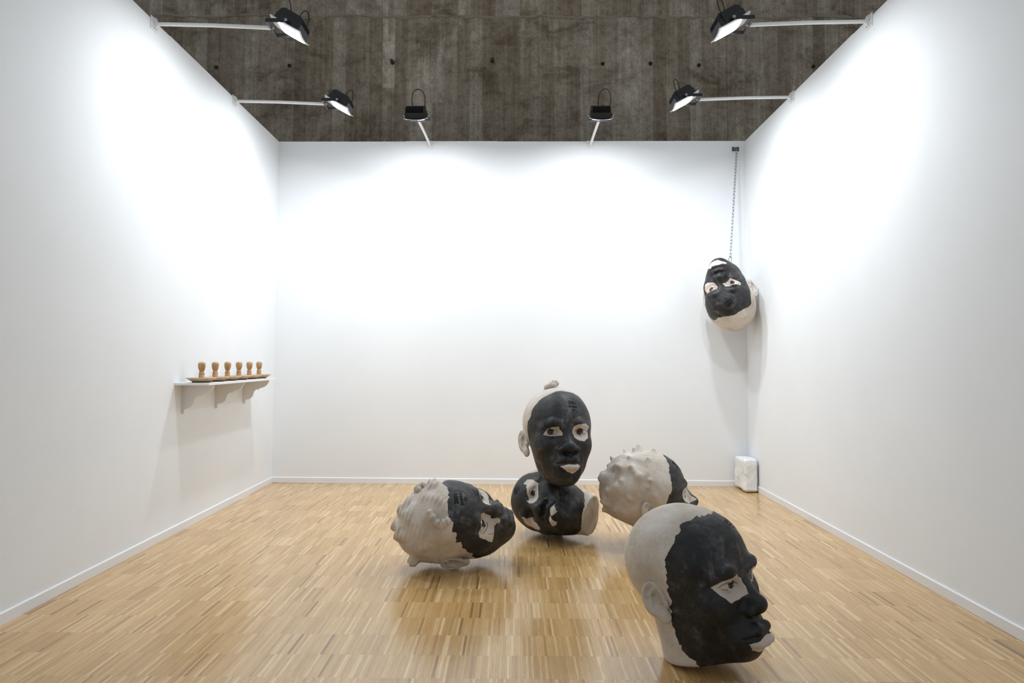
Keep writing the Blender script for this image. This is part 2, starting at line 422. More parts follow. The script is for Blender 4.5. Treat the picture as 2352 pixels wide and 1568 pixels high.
def head_sdf(p, q):
    """Signed distance of a clay head of height about 1: z up, face towards -y, its left ear at +x."""
    m_ = p.copy(); m_[..., 0] = np.abs(m_[..., 0])
    g = q.get
    d = ell(p, g('cc', (0, .05, .13)), g('cr', (.345, .44, .37)))
    d = smin(d, ell(p, g('fc', (0, -.13, .08)), g('fr', (.285, .265, .31))), .12)
    d = smin(d, ell(p, g('jc', (0, -.11, -.22)), g('jr', (.265, .29, .28))), .14)
    d = smin(d, ell(m_, g('kc', (.165, -.225, -.11)), g('kr', (.11, .12, .10))), .10)
    d = smin(d, ell(p, g('chc', (0, -.29, -.40)), g('chr', (.12, .12, .10))), .10)
    if 'neck' in q:
        for a, b, ra, rb, k in q['neck']: d = smin(d, capd(p, a, b, ra, rb), k)
    ex, ey, ez = g('eye', (.14, -.36, 0.0))
    d = smax(d, -ell(m_, (ex + .005, ey - .075, ez + .005), (.088, .085, .052)), .08)
    bz = g('brow', .085)
    d = smin(d, capd(m_, (.045, -.375, bz - .012 + g('frown', 0)), (.13, -.375, bz + .012), g('browr', .034), g('browr', .034)), .045)
    d = smin(d, capd(m_, (.13, -.375, bz + .012), (.215, -.30, bz - .015), g('browr', .034), .028), .045)
    if g('folds', 0):
        f = g('folds')
        d = smax(d, -capd(p, (.012, -.43, .06), (.018, -.45, .15), .006), .03 * f)
        d = smax(d, -capd(p, (-.035, -.42, .07), (-.03, -.44, .14), .006), .03 * f)
        d = smax(d, -capd(m_, (.05, -.42, .155), (.19, -.385, .18), .004), .035 * f)
        d = smax(d, -capd(m_, (.03, -.42, .215), (.16, -.40, .235), .003), .03 * f)
    d = smin(d, ell(m_, (ex, ey + .058, ez), (.072, .062, .060)), .012)
    o = g('open', .03)
    d = smin(d, capd(m_, (ex - .068, ey + .012, ez - .004), (ex, ey - .010, ez + o + .002), .014), .009)
    d = smin(d, capd(m_, (ex, ey - .010, ez + o + .002), (ex + .080, ey + .048, ez + .002), .015, .012), .009)
    d = smin(d, capd(m_, (ex - .066, ey + .014, ez - .008), (ex, ey - .002, ez - o - .002), .010), .008)
    d = smin(d, capd(m_, (ex, ey - .002, ez - o - .002), (ex + .078, ey + .052, ez - .002), .011, .010), .008)
    d = smax(d, -capd(m_, (ex - .05, ey - .02, ez + o + .030), (ex + .07, ey + .03, ez + o + .022), .003), .014)
    nz = g('nz', 0.0); ny = g('ny', 0.0); nw = g('nw', 1.0)
    d = smin(d, capd(p, (0, -.355, .055), (0, -.455 - ny, -.13 + nz), .026, .046), .06)
    d = smin(d, ell(p, (0, -.458 - ny, -.142 + nz), (.056 * nw, .052, .046)), .04)
    d = smin(d, ell(m_, (.064 * nw, -.415 - ny * .6, -.160 + nz), (.042 * nw, .052, .036)), .025)
    nr = g('nr', 1.0)
    d = smax(d, -ell(m_, (.033 * nw, -.450 - ny * .7, -.194 + nz), (.021 * nw * nr, .027 * nr, .021 * nr)), .012)
    mz = g('mz', 0.0); my = g('my', 0.0); mw = g('mw', 1.0); lt = g('lip', 1.0); lw = g('low', lt)
    d = smin(d, ell(p, (0, -.30 - my, -.285 + mz), (.15 * mw, .13, .11)), .08)
    a = (-.437 - my)
    d = smin(d, capd(m_, (0, a + .002, -.262 + mz), (.05 * mw, a + .006, -.254 + mz), .029 * lt), .022)
    d = smin(d, capd(m_, (.05 * mw, a + .006, -.254 + mz), (.128 * mw, a + .075, -.290 + mz), .028 * lt, .012), .022)
    d = smin(d, capd(m_, (0, a + .006 + (lw - 1) * .012, -.326 + mz - .026 * (lw - 1)), (.05 * mw, a + .012 + (lw - 1) * .012, -.322 + mz - .024 * (lw - 1)), .036 * lw), .016)
    d = smin(d, capd(m_, (.05 * mw, a + .012 + (lw - 1) * .012, -.322 + mz - .024 * (lw - 1)), (.115 * mw, a + .075, -.298 + mz), .033 * lw, .012), .016)
    d = smax(d, -capd(m_, (0, a - .036, -.291 + mz), (.06 * mw, a - .026, -.289 + mz), .007), .014)
    d = smax(d, -capd(m_, (.06 * mw, a - .026, -.289 + mz), (.14 * mw, a + .062, -.292 + mz), .007), .014)
    d = smax(d, -capd(p, (0, -.452 - my * .8, -.205 + nz * .5), (0, -.485 - my, -.238 + mz), .004), .02)
    d = smax(d, -capd(m_, (.088 * nw, -.435, -.13 + nz), (.17 * mw, -.375 - my * .5, -.275 + mz), .004), .045 * g('naso', 1.0))
    d = smax(d, -capd(m_, (0, -.452 - my, -.385 + mz), (.07, -.43 - my, -.375 + mz), .010), .05)
    for c, r, h in q.get('bumps', ()):
        c = np.asarray(c, f32); u = c / np.linalg.norm(c)
        d = smin(d, capd(p, c - u * .05, c + u * (h - r * .4), r, r * .30), .05)
    for pts, r in q.get('ridges', ()):
        for a_, b_ in zip(pts, pts[1:]): d = smin(d, capd(p, a_, b_, r * .95) - .012 - .007 * np.sin(p @ np.array([70., 95., 80.], f32)), .028)
    if 'cut' in q:
        for n_, off, k in q['cut']: d = smax(d, (p @ np.asarray(n_, f32)) - off, k)
    return d - g('lumpy', .004) * lump(p, g('lfreq', 11.0), g('seed', 0.0)) - g('lumpy2', .0) * lump(p, 24.0, g('seed', 0.0) + 3) * np.clip((p[..., 1] - g('hairy', -.1)) * 12, 0, 1)

_ICO = {}
def ico(level):
    if level in _ICO: return _ICO[level]
    t = (1 + 5 ** .5) / 2
    V = np.array([(-1,t,0),(1,t,0),(-1,-t,0),(1,-t,0),(0,-1,t),(0,1,t),(0,-1,-t),(0,1,-t),(t,0,-1),(t,0,1),(-t,0,-1),(-t,0,1)], float)
    V /= np.linalg.norm(V[0])
    T = np.array([(0,11,5),(0,5,1),(0,1,7),(0,7,10),(0,10,11),(1,5,9),(5,11,4),(11,10,2),(10,7,6),(7,1,8),(3,9,4),(3,4,2),(3,2,6),(3,6,8),(3,8,9),(4,9,5),(2,4,11),(6,2,10),(8,6,7),(9,8,1)])
    for _ in range(level):
        E = np.sort(np.concatenate([T[:, [0, 1]], T[:, [1, 2]], T[:, [2, 0]]]), 1)
        key = E[:, 0] * np.int64(len(V)) + E[:, 1]
        uq, inv = np.unique(key, return_inverse=True)
        a, b = uq // len(V), uq % len(V)
        mid = V[a] + V[b]; mid /= np.linalg.norm(mid, axis=1)[:, None]
        n = len(V); k = len(T)
        i0, i1, i2 = n + inv[:k], n + inv[k:2 * k], n + inv[2 * k:]
        V = np.concatenate([V, mid])
        T = np.concatenate([np.stack(x, 1) for x in ((T[:, 0], i0, i2), (T[:, 1], i1, i0), (T[:, 2], i2, i1), (i0, i1, i2))])
    _ICO[level] = (V, T); return V, T

def vnormals(V, T):
    fn = np.cross(V[T[:, 1]] - V[T[:, 0]], V[T[:, 2]] - V[T[:, 0]])
    n = np.zeros_like(V)
    for k in range(3):
        for c in range(3): n[:, c] += np.bincount(T[:, k], fn[:, c], len(V))
    return n / np.maximum(np.linalg.norm(n, axis=1)[:, None], 1e-12)

def grow(sdf, level, origin=(0, 0, -.08), conc=0.45, rmax=1.0, relax=3):
    """Ray-march an icosphere's points down onto the surface of a signed distance function."""
    D, T = ico(level)
    D = D + np.array([0, -conc, 0]); D = (D / np.linalg.norm(D, axis=1)[:, None]).astype(f32)
    o = np.asarray(origin, f32); t = np.full(len(D), rmax, f32)
    for _ in range(26):
        t = np.maximum(t - 0.8 * sdf(o + D * t[:, None]), .02)
    P = o + D * t[:, None]
    E = np.concatenate([T[:, [0, 1]], T[:, [1, 2]], T[:, [2, 0]]]); E = np.concatenate([E, E[:, ::-1]])
    deg = np.bincount(E[:, 0], minlength=len(P))
    for _ in range(relax):
        Lp = np.stack([np.bincount(E[:, 0], P[E[:, 1], c], len(P)) / deg for c in range(3)], 1)
        nr_ = vnormals(P.astype(float), T); dv = (Lp - P) * .5; dv -= (dv * nr_).sum(1)[:, None] * nr_
        P = (P + dv).astype(f32)
        for _ in range(2):
            P = P - (np.clip(sdf(P), -.02, .02)[:, None] * nr_ * .8).astype(f32)
    return P.astype(float), T

def poly_sd(xy, poly):
    """Signed distance to a polygon, positive inside."""
    P = np.asarray(poly, float); Q = np.roll(P, -1, 0); best = np.full(len(xy), 1e9); ins = np.zeros(len(xy), bool)
    for a, b in zip(P, Q):
        d = b - a; t = np.clip(((xy - a) @ d) / max(d @ d, 1e-12), 0, 1)
        best = np.minimum(best, np.linalg.norm(xy - a - t[:, None] * d, axis=1))
        c = (a[1] > xy[:, 1]) != (b[1] > xy[:, 1])
        if abs(b[1] - a[1]) > 1e-12:
            ins ^= c & (xy[:, 0] < (b[0] - a[0]) * (xy[:, 1] - a[1]) / (b[1] - a[1]) + a[0])
    return np.where(ins, best, -best)

def cut_iso(V, T, F):
    """Split triangles along the zero lines of every column of F so that paint edges become mesh edges."""
    for j in range(F.shape[1]):
        f = F[:, j].copy(); f[np.abs(f) < 1e-5] = 1e-5; F[:, j] = f
        s = f[T] > 0; c = s.sum(1); mix = (c == 1) | (c == 2)
        if not mix.any(): continue
        M = T[mix]; sm = s[mix]; want = (sm.sum(1) == 1)
        lone = np.argmax(sm == want[:, None], 1); r = np.arange(len(M))
        a, b, cc = M[r, lone], M[r, (lone + 1) % 3], M[r, (lone + 2) % 3]
        E = np.concatenate([np.stack([a, b], 1), np.stack([a, cc], 1)]); E = np.sort(E, 1)
        key = E[:, 0] * np.int64(len(V)) + E[:, 1]; uq, inv = np.unique(key, return_inverse=True)
        u, w = uq // len(V), uq % len(V)
        t = np.clip(f[u] / (f[u] - f[w]), .02, .98)[:, None]
        n0 = len(V); V = np.concatenate([V, V[u] * (1 - t) + V[w] * t])
        Fm = F[u] * (1 - t) + F[w] * t; Fm[:, j] = 0.0
        F = np.concatenate([F, Fm]); k = len(M); ab, ac = n0 + inv[:k], n0 + inv[k:]
        T = np.concatenate([T[~mix], np.stack([a, ab, ac], 1), np.stack([ab, b, cc], 1), np.stack([ab, cc, ac], 1)])
    return V, T, F

def face_polar(P, c=(0, 0, 0)):
    d = P - np.asarray(c, float); d = d / np.maximum(np.linalg.norm(d, axis=1)[:, None], 1e-9)
    return np.degrees(np.arctan2(d[:, 2], d[:, 0])), np.degrees(np.arccos(np.clip(-d[:, 1], -1, 1)))

def ear_sdf(p):
    d = ell(p, (0, .004, .012), (.034, .080, .118))
    d = smin(d, ell(p, (.002, -.030, -.108), (.026, .042, .044)), .03)
    d = smax(d, -ell(p, (.036, .000, .028), (.044, .060, .092)), .010)
    d = smax(d, -ell(p, (.036, -.024, -.034), (.032, .036, .044)), .016)
    d = smin(d, capd(p, (.004, .034, -.06), (.006, .026, .05), .013), .016)
    d = smin(d, capd(p, (.006, .026, .05), (.004, -.02, .082), .011), .016)
    d = smin(d, ell(p, (.012, -.068, -.035), (.022, .015, .026)), .016)
    return d - .0012 * lump(p, 24.0)

def make_head(q):
    R = np.array(q['R'], float); S = np.diag(np.ones(3) * q['s']); Tr = np.array(q['T'], float)
    sdf = lambda p: head_sdf(p, q)
    V, T = grow(sdf, q.get('level', 6), q.get('origin', (0, 0, -.08)))
    # signed paint fields: black slip, then each cream patch, iris, pupil
    cols = []; names = []
    al, th = face_polar(V, q.get('pc', (0, 0, 0)))
    tb = sorted(q['slip']); A = np.array([t[0] for t in tb], float); B = np.array([t[1] for t in tb], float)
    lim = np.interp(al, np.concatenate([A - 360, A, A + 360]), np.tile(B, 3))
    wob = lump(V, 22.0, q.get('seed', 0) + 5) * q.get('wob', 1.6) + lump(V, 60.0, q.get('seed', 0)) * q.get('wob2', 1.0) + lump(V, 140.0, q.get('seed', 0)) * .8 * q.get('wob2', 1.0)
    cols.append(np.where(th < 130, lim - th + wob, -50)); names.append(('face', M_BLACK, None))
    front = V[:, 1] < -.05
    edge = lump(V, 70.0, 2.0) * .0022 + lump(V, 150.0, 4.0) * .0012
    for nm, mt, poly, par in q['patches']:
        cols.append(np.where(front, poly_sd(V[:, [0, 2]], poly) + edge, -.5)); names.append((nm, mt, par))
    for i, (x, z, r) in enumerate(q['irises']):
        c_ = np.array([[x, -.75, z]], f32)
        for _ in range(40): c_[:, 1] += .8 * sdf(c_)
        d3 = np.linalg.norm(V - c_[0], axis=1); dd = d3 + edge * .5
        sq = q.get('pup', .45)
        cols.append(np.where(front, r - dd, -.5)); names.append(('iris', M_IRIS, i))
        dd2 = d3
        cols.append(np.where(front, r * sq - dd2, -.5)); names.append(('pupil', M_PUPIL, i))
    F = np.stack(cols, 1)
    V, T, F = cut_iso(V, T, F)
    Nn = vnormals(V, T)
    ctr = F[T].mean(1); lab = np.zeros(len(T), int)
    for j, (nm, mt, par) in enumerate(names):
        ok = ctr[:, j] > 0
        lab[ok] = j + 1
    Rw = R @ S
    allP = V @ Rw.T
    ear_parts = []
    Ve, Te = grow(ear_sdf, 5, (-.022, 0, -.01), 0.0, .3, 2)
    for side, pos, yaw, tilt, sc in q['ears']:
        Vq = Ve * sc
        ca, sa = math.cos(tilt), math.sin(tilt)
        Vq = Vq @ np.array([[1, 0, 0], [0, ca, -sa], [0, sa, ca]]).T
        cb, sb = math.cos(yaw), math.sin(yaw)
        Vq = Vq @ np.array([[cb, -sb, 0], [sb, cb, 0], [0, 0, 1]]).T
        Vq = Vq + np.array(pos); Tq = Te
        if side < 0: Vq = Vq * np.array([-1, 1, 1]); Tq = Te[:, ::-1]
        ear_parts.append((Vq, Tq)); allP = np.concatenate([allP, Vq @ Rw.T])
    extra = []
    ex_, ey_, ez_ = q.get('eye', (.14, -.36, 0)); op = q.get('open', .03)  # thin brown tubes put the shade of the lid creases into colour
    lids = [('lid_shade_line', M_CREASE, *line_np(sdf, [(sg * (ex_ + u), ez_ + w) for u, w in pts], .0018)) for sg in q.get('lids', (1, -1)) for pts in
            ([(-.066, -.006), (-.03, op * .62), (.01, op * .80), (.05, op * .5), (.078, .0)], [(-.055, -.012), (-.02, -op * .72), (.02, -op * .78), (.06, -op * .3)])]
    for nm, mt, Vx, Fx in lids + q.get('extras', lambda s_: [])(sdf):
        extra.append((nm, mt, Vx, Fx)); allP = np.concatenate([allP, np.asarray(Vx) @ Rw.T])
    if q.get('floor', False): Tr[2] = -allP[:, 2].min() + 0.0008
    root = empty(q['name'], Tr, q['label'], 'sculpture', 'large clay head sculptures')
    objs = {}
    def emit(nm, mt, sel, par):
        idx = T[sel]
        if len(idx) == 0: return None
        u, inv = np.unique(idx, return_inverse=True)
        me = mesh_np(nm, V[u] @ Rw.T, inv.reshape(-1, 3), mt, True, (Nn[u] @ np.linalg.inv(Rw)) )
        return link(nm, me, par)
    cr = emit('cranium', M_CREAM, lab == 0, root)
    face = emit('face', M_BLACK, lab == 1, root)
    eyes = []
    for j, (nm, mt, par) in enumerate(names):
        if j == 0: continue
        if nm in ('iris', 'pupil'):
            p_ = eyes[par] if par < len(eyes) and eyes[par] is not None else face
            o = emit(nm, mt, lab == j + 1, p_)
            if o and nm == 'pupil': o['label'] = 'black pupil'
        else:
            o = emit(nm, mt, lab == j + 1, root)
            if nm == 'eye_patch': eyes.append(o)
            if o: o['label'] = {'eye_patch': 'cream patch around eye', 'lower_lip': 'pale cream lower lip'}.get(nm, 'cream patch')
    for Vq, Tq in ear_parts:
        link('ear', mesh_np('ear', Vq @ Rw.T, Tq, M_CREAM, True), root)
    for nm, mt, Vx, Fx in extra:
        link(nm, mesh_np(nm, np.asarray(Vx) @ Rw.T, Fx, mt, True), root)
    # stamped year and date, raised rim round it
    if 'stamp' in q:
        sx, sz, rad, rot, lines = q['stamp']
        def down(P, n):
            P = P.astype(f32)
            for _ in range(30): P = P - (n * (0.8 * sdf(P))[:, None]).astype(f32)
            return P.astype(float)
        n0 = np.array([0, -1.0, 0])
        c1 = down(np.array([[sx, -.8, sz]]), np.array([0, -1.0, 0]))[0]
        gr = np.array([sdf((c1 + d).astype(f32)[None])[0] - sdf((c1 - d).astype(f32)[None])[0] for d in np.eye(3) * 1e-2]); n0 = gr / np.linalg.norm(gr)
        tz = np.array([0, 0, 1.0]) - n0 * n0[2]; tz /= np.linalg.norm(tz); tx = np.cross(tz, n0)
        cr_, sr_ = math.cos(rot), math.sin(rot); tx, tz = cr_ * tx + sr_ * tz, -sr_ * tx + cr_ * tz
        def lay(uv, h):
            P = c1 + uv[:, :1] * tx + uv[:, 1:] * tz + n0 * .05
            return down(P, n0) + n0 * h
        k = 64; a = np.linspace(0, 2 * np.pi, k, endpoint=False); rings = []
        for rr, h in ((rad, -.002), (rad + .004, .0035), (rad + .009, -.002)):
            rings.append(lay(np.stack([np.cos(a) * rr, np.sin(a) * rr], 1), h))
        Vr = np.concatenate(rings); Fr = []
        for b_ in range(2):
            for i in range(k): Fr.append((b_ * k + i, b_ * k + (i + 1) % k, (b_ + 1) * k + (i + 1) % k, (b_ + 1) * k + i))
        ring = link('stamp_rim', mesh_np('stamp_rim', Vr @ Rw.T, Fr, M_RING, True), root)
        for body, yy, hh in lines:
            cu = bpy.data.curves.new('stamp_lettering', 'FONT'); cu.body = body; cu.size = hh; cu.align_x = 'CENTER'; cu.align_y = 'CENTER'; cu.resolution_u = 3; cu.offset = hh * .03
            to = bpy.data.objects.new('stamp_lettering', cu); COL.objects.link(to)
            dg = bpy.context.evaluated_depsgraph_get()
            me = bpy.data.meshes.new_from_object(to.evaluated_get(dg)); bpy.data.objects.remove(to); bpy.data.curves.remove(cu)
            co = np.zeros(len(me.vertices) * 3); me.vertices.foreach_get('co', co); co = co.reshape(-1, 3)
            W_ = lay(np.stack([co[:, 0], co[:, 1] + yy], 1), .0022)
            me.vertices.foreach_set('co', (W_ @ Rw.T).astype(np.float32).ravel()); me.materials.clear(); me.materials.append(M_STAMP); me.update()
            me.name = 'stamp_lettering'
            link('stamp_lettering', me, ring)
    return root
CHAIN_END = (2.404, 7.60, 2.515)

def frame(F, Z):
    F = np.array(F, float); F /= np.linalg.norm(F); Y = -F
    Z = np.array(Z, float); Z -= (Z @ Y) * Y; Z /= np.linalg.norm(Z); X = np.cross(Y, Z)
    return np.stack([X, Y, Z], 1)
def ears(x=.345, y=.075, z=-.06, yaw=-.45, tilt=-.15, sc=1.0): return [(1, (x, y, z), yaw, tilt, sc), (-1, (x, y, z), yaw, tilt, sc)]
def mir(poly): return [(-x, z) for x, z in poly]
def EYE(poly): return ('eye_patch', M_PATCH, poly, None)
def LIPS(poly, nm='lower_lip'): return (nm, M_PATCH, poly, None)
def sym(t): return list(t) + [((180 - a + 180) % 360 - 180, b) for a, b in t if abs(abs(a) - 90) > 6]

def curl_np(pts, r, n=12, ridges=0, sub=6):
    """Rolled clay curl: a tube through pts with rounded ends and pinched ridges along it."""
    P = np.array(pts, float); t = np.linspace(0, len(P) - 1, (len(P) - 1) * sub + 1)
    ext = np.concatenate([2 * P[:1] - P[1:2], P, 2 * P[-1:] - P[-2:-1]])
    out = []
    for s_ in t:
        i = min(int(s_), len(P) - 2); u = s_ - i; a, b, c, d = ext[i], ext[i + 1], ext[i + 2], ext[i + 3]
        out.append(.5 * ((2 * b) + (c - a) * u + (2 * a - 5 * b + 4 * c - d) * u * u + (3 * b - a - 3 * c + d) * u ** 3))
    P = np.array(out); m_ = len(P); f = np.linspace(0, 1, m_)
    tg = np.gradient(P, axis=0); tg /= np.linalg.norm(tg, axis=1)[:, None]
    ln_ = np.linalg.norm(np.diff(P, axis=0), axis=1).sum(); e = np.minimum(f, 1 - f) * ln_ / r
    R_ = r * np.sqrt(np.clip(1 - (1 - np.clip(e, 0, 1)) ** 2, .0004, 1)) * (1 + .16 * np.sin(f * np.pi * 2 * ridges)) 
    up = np.array([.3, .2, .93]); V = []; F = []
    for i in range(m_):
        u = np.cross(tg[i], up); u /= np.linalg.norm(u); v = np.cross(tg[i], u)
        for k in range(n):
            a = 2 * np.pi * k / n; V.append(P[i] + R_[i] * (np.cos(a) * u + np.sin(a) * v))
    for i in range(m_ - 1):
        for k in range(n): F.append((i * n + k, i * n + (k + 1) % n, (i + 1) * n + (k + 1) % n, (i + 1) * n + k))
    return np.array(V), np.array(F)
def blob_np(c, r, sdf_extra=None, level=4, seed=0.0):
    c = np.array(c, float)
    def s_(p): return ell(p, (0, 0, 0), r) - .12 * min(r) * lump(p, 1.6 / min(r), seed) if sdf_extra is None else sdf_extra(p)
    V, T = grow(s_, level, (0, 0, 0), 0.0, .3, 1)
    return V + c, T

def on_surf(sdf, pts, h):
    D = np.array(pts, float); D /= np.linalg.norm(D, axis=1)[:, None]; t = np.full(len(D), .9)
    for _ in range(60): t -= .7 * (sdf((D * t[:, None]).astype(f32)) - h)
    return D * t[:, None]
def line_np(sdf, pts, r):
    P = np.array([(x, -.75, z) for x, z in pts], f32)
    for _ in range(40): P[:, 1] += .8 * sdf(P)
    return curl_np(P.astype(float), r, 6, 0, 4)
EP0 = [(.06, -.02), (.07, .05), (.16, .06), (.235, .02), (.22, -.04), (.12, -.06)]
def spec(**k):
    d = dict(level=6, name='clay_head', ears=ears()); d.update(k); return d
HEADS = {}
eyeA = [(-.245, .020), (-.162, .049), (-.108, .072), (-.053, .035), (-.036, -.022), (-.041, -.066), (-.085, -.089), (-.159, -.096), (-.176, -.070), (-.202, -.042)]
HEADS['A'] = spec(label='bald clay head standing upright nearest the camera, facing right with one pale lower lip', level=7,
    R=frame((.655, -.731, .19), (-.17, .104, .98)), T=(.871, 3.376, .385), s=(.709, .699, .710), floor=True, folds=2.4, frown=-.018, browr=.042, wob=1.5, wob2=1.4, lumpy=.006, my=.022, mz=-.03, low=1.32, nr=1.1, seed=1.0, eye=(.128, -.362, .005),
    neck=[((0, .06, -.2), (0, .05, -.75), .25, .25, .15)], cut=[((0, 0, -1), .50, .03)],
    slip=sym([(87, 60), (109, 69), (116, 75), (123, 71), (136, 76), (149, 81), (164, 83), (180, 87), (-167, 85), (-147, 93), (-134, 93), (-125, 90), (-118, 83), (-112, 81), (-95, 80)]),
    patches=[EYE([(.05, .035), (.105, .066), (.17, .055), (.235, .015), (.19, -.028), (.13, -.045), (.06, -.02)]), EYE(eyeA),
             LIPS([(-.118, -.352), (-.086, -.338), (-.05, -.326), (0, -.322), (.05, -.326), (.09, -.338), (.115, -.352), (.085, -.392), (.04, -.420), (0, -.428), (-.04, -.420), (-.087, -.395)])],
    irises=[(.125, .014, .034), (-.108, .010, .029)],
    stamp=(.087, .345, .06, 0.0, [('2001', .022, .036), ('ENERO', -.008, .022), ('24', -.034, .024)]))
HEADS['B'] = spec(label='clay head with a small topknot, balanced upright on top of another head, facing the camera',
    R=frame((.182, -.967, .176), (-.033, .173, .984)), T=(.352, 5.571, .831), s=(.774, .784, .794), seed=2.0, eye=(.150, -.35, .012), open=.034, nw=1.22, nr=1.25, mw=.84, lip=1.15, my=.01,
    slip=[(91, 60), (110, 61), (128, 64), (142, 67), (150, 65), (158, 73), (171, 76), (-170, 84), (-150, 87), (-130, 89), (-117, 92), (-90, 92), (-60, 92), (-30, 92), (0, 90), (20, 86), (45, 74), (60, 69), (75, 63)],
    patches=[EYE([(.049, .003), (.065, .057), (.112, .075), (.205, .090), (.250, .060), (.225, .02), (.235, -.003), (.232, -.048), (.179, -.083), (.123, -.076), (.073, -.045)]),
             EYE([(-.228, -.010), (-.190, .044), (-.143, .057), (-.085, .058), (-.074, .035), (-.048, .001), (-.053, -.026), (-.095, -.025), (-.160, -.031)]),
             LIPS([(-.092, -.316), (-.053, -.304), (-.019, -.300), (.035, -.304), (.083, -.302), (.118, -.315), (.091, -.351), (.033, -.386), (-.022, -.369), (-.070, -.342)])],
    irises=[(.143, .014, .036), (-.159, .017, .034)],
    extras=lambda sdf: [('hair_tuft', M_CREAM, *curl_np([(-.125, -.02, .478), (-.09, -.05, .492), (-.05, -.075, .505), (-.01, -.085, .492)], .034, 14, 7, 8)),
                        ('hair_tuft', M_CREAM, *curl_np([(-.075, -.02, .50), (-.045, -.03, .525), (-.01, -.045, .535), (.02, -.055, .505)], .030, 14, 6, 8))],
    stamp=(.080, .262, .090, -.12, [('2001', .035, .050), ('ENERO', -.010, .030), ('24', -.048, .030)]))
HEADS['C'] = spec(label='clay head lying on its side beneath the topknot head, flat cut neck facing right',
    R=frame((-.613, -.782, .108), (-.765, .623, .165)), T=(.326, 5.719, .26), s=(.738, .726, .728), floor=True, seed=3.0, eye=(.122, -.36, .04), lumpy2=.012, hairy=.0, nw=1.2, ny=.02, lip=1.25, my=.02, lids=(1,), ears=ears(x=.30, yaw=-.15, sc=.9),
    neck=[((0, .08, -.1), (0, .11, -.8), .24, .19, .12)], cut=[((.08, .2, -.97), .476, .004)],
    slip=[(97, 47), (85, 47), (74, 54), (63, 59), (51, 61), (35, 60), (20, 70), (0, 90), (-25, 100), (-52, 89), (-59, 87), (-71, 77), (-84, 72), (-91, 71), (-99, 75), (-111, 79), (-130, 88), (-150, 92), (180, 80), (150, 66), (120, 52)],
    patches=[EYE([(.173, .207), (.227, .190), (.243, .111), (.234, .054), (.225, .022), (.175, .005), (.132, -.033), (.107, -.051), (.059, -.049), (.033, -.037), (.014, .026), (.024, .072), (.044, .043), (.079, .071), (.150, .101), (.174, .142)]),
             EYE([(-.160, .101), (-.152, .083), (-.167, .057), (-.150, .029), (-.132, -.016), (-.156, -.028), (-.172, -.090), (-.214, -.132), (-.240, -.113), (-.255, -.041), (-.255, .057), (-.224, .095)]),
             LIPS([(.058, -.284), (.083, -.290), (.100, -.300), (.080, -.345), (.042, -.362), (.009, -.350), (-.006, -.336), (.001, -.305), (.025, -.290)], 'lip_patch'),
             LIPS([(-.020, -.303), (-.012, -.320), (-.045, -.345), (-.067, -.365), (-.097, -.358), (-.130, -.318), (-.118, -.292), (-.075, -.293)], 'lip_patch')],
    irises=[(.117, .044, .030)],
    stamp=(.085, .270, .075, .3, [('2001', .03, .045), ('ENERO', -.008, .03), ('24', -.042, .03)]))
Dc_ = [[(-.063, -.137, .420), (-.119, -.150, .395), (-.165, -.165, .372), (-.190, -.185, .345), (-.183, -.212, .332), (-.170, -.238, .325), (-.167, -.262, .305)],
       [(.054, -.116, .432), (.032, -.167, .415), (.008, -.213, .392), (-.030, -.240, .370), (-.066, -.239, .361)],
       [(.011, .019, .465), (-.029, .055, .464), (-.069, .081, .456), (-.123, .035, .433)],
       [(.17, -.02, .43), (.21, .01, .42), (.245, -.01, .40), (.25, -.06, .38)],
       [(.225, -.10, .37), (.22, -.14, .385), (.18, -.16, .395), (.165, -.13, .405)],
       [(-.095, .354, .371), (-.133, .285, .392), (-.162, .199, .400), (-.168, .170, .400)],
       [(-.276, .100, .299), (-.277, .061, .296), (-.267, .014, .300)],
       [(-.322, .123, .122), (-.324, .102, .091), (-.320, .074, .102)],
       [(.001, .160, .466), (.080, .202, .450), (.086, .128, .460)],
       [(.06, .33, .35), (.03, .40, .345)], [(-.24, .27, .20), (-.30, .33, .21)]]
Dr_ = [(Dc_[1], .030), (Dc_[2], .030), (Dc_[4], .028), (Dc_[5], .030), (Dc_[6], .024), (Dc_[7], .024), (Dc_[8], .028), (Dc_[9], .034), (Dc_[10], .034), ([(-.02, .27, .42), (-.08, .25, .415), (-.10, .30, .39)], .03), ([(-.2, .25, .33), (-.23, .2, .32), (-.22, .14, .345)], .026), ([(.08, .06, .46), (.12, .1, .45), (.10, .15, .45)], .03), ([(-.17, .05, .41), (-.2, .0, .39)], .026), ([(-.02, .38, .30), (-.06, .40, .26), (-.11, .39, .25)], .028)]
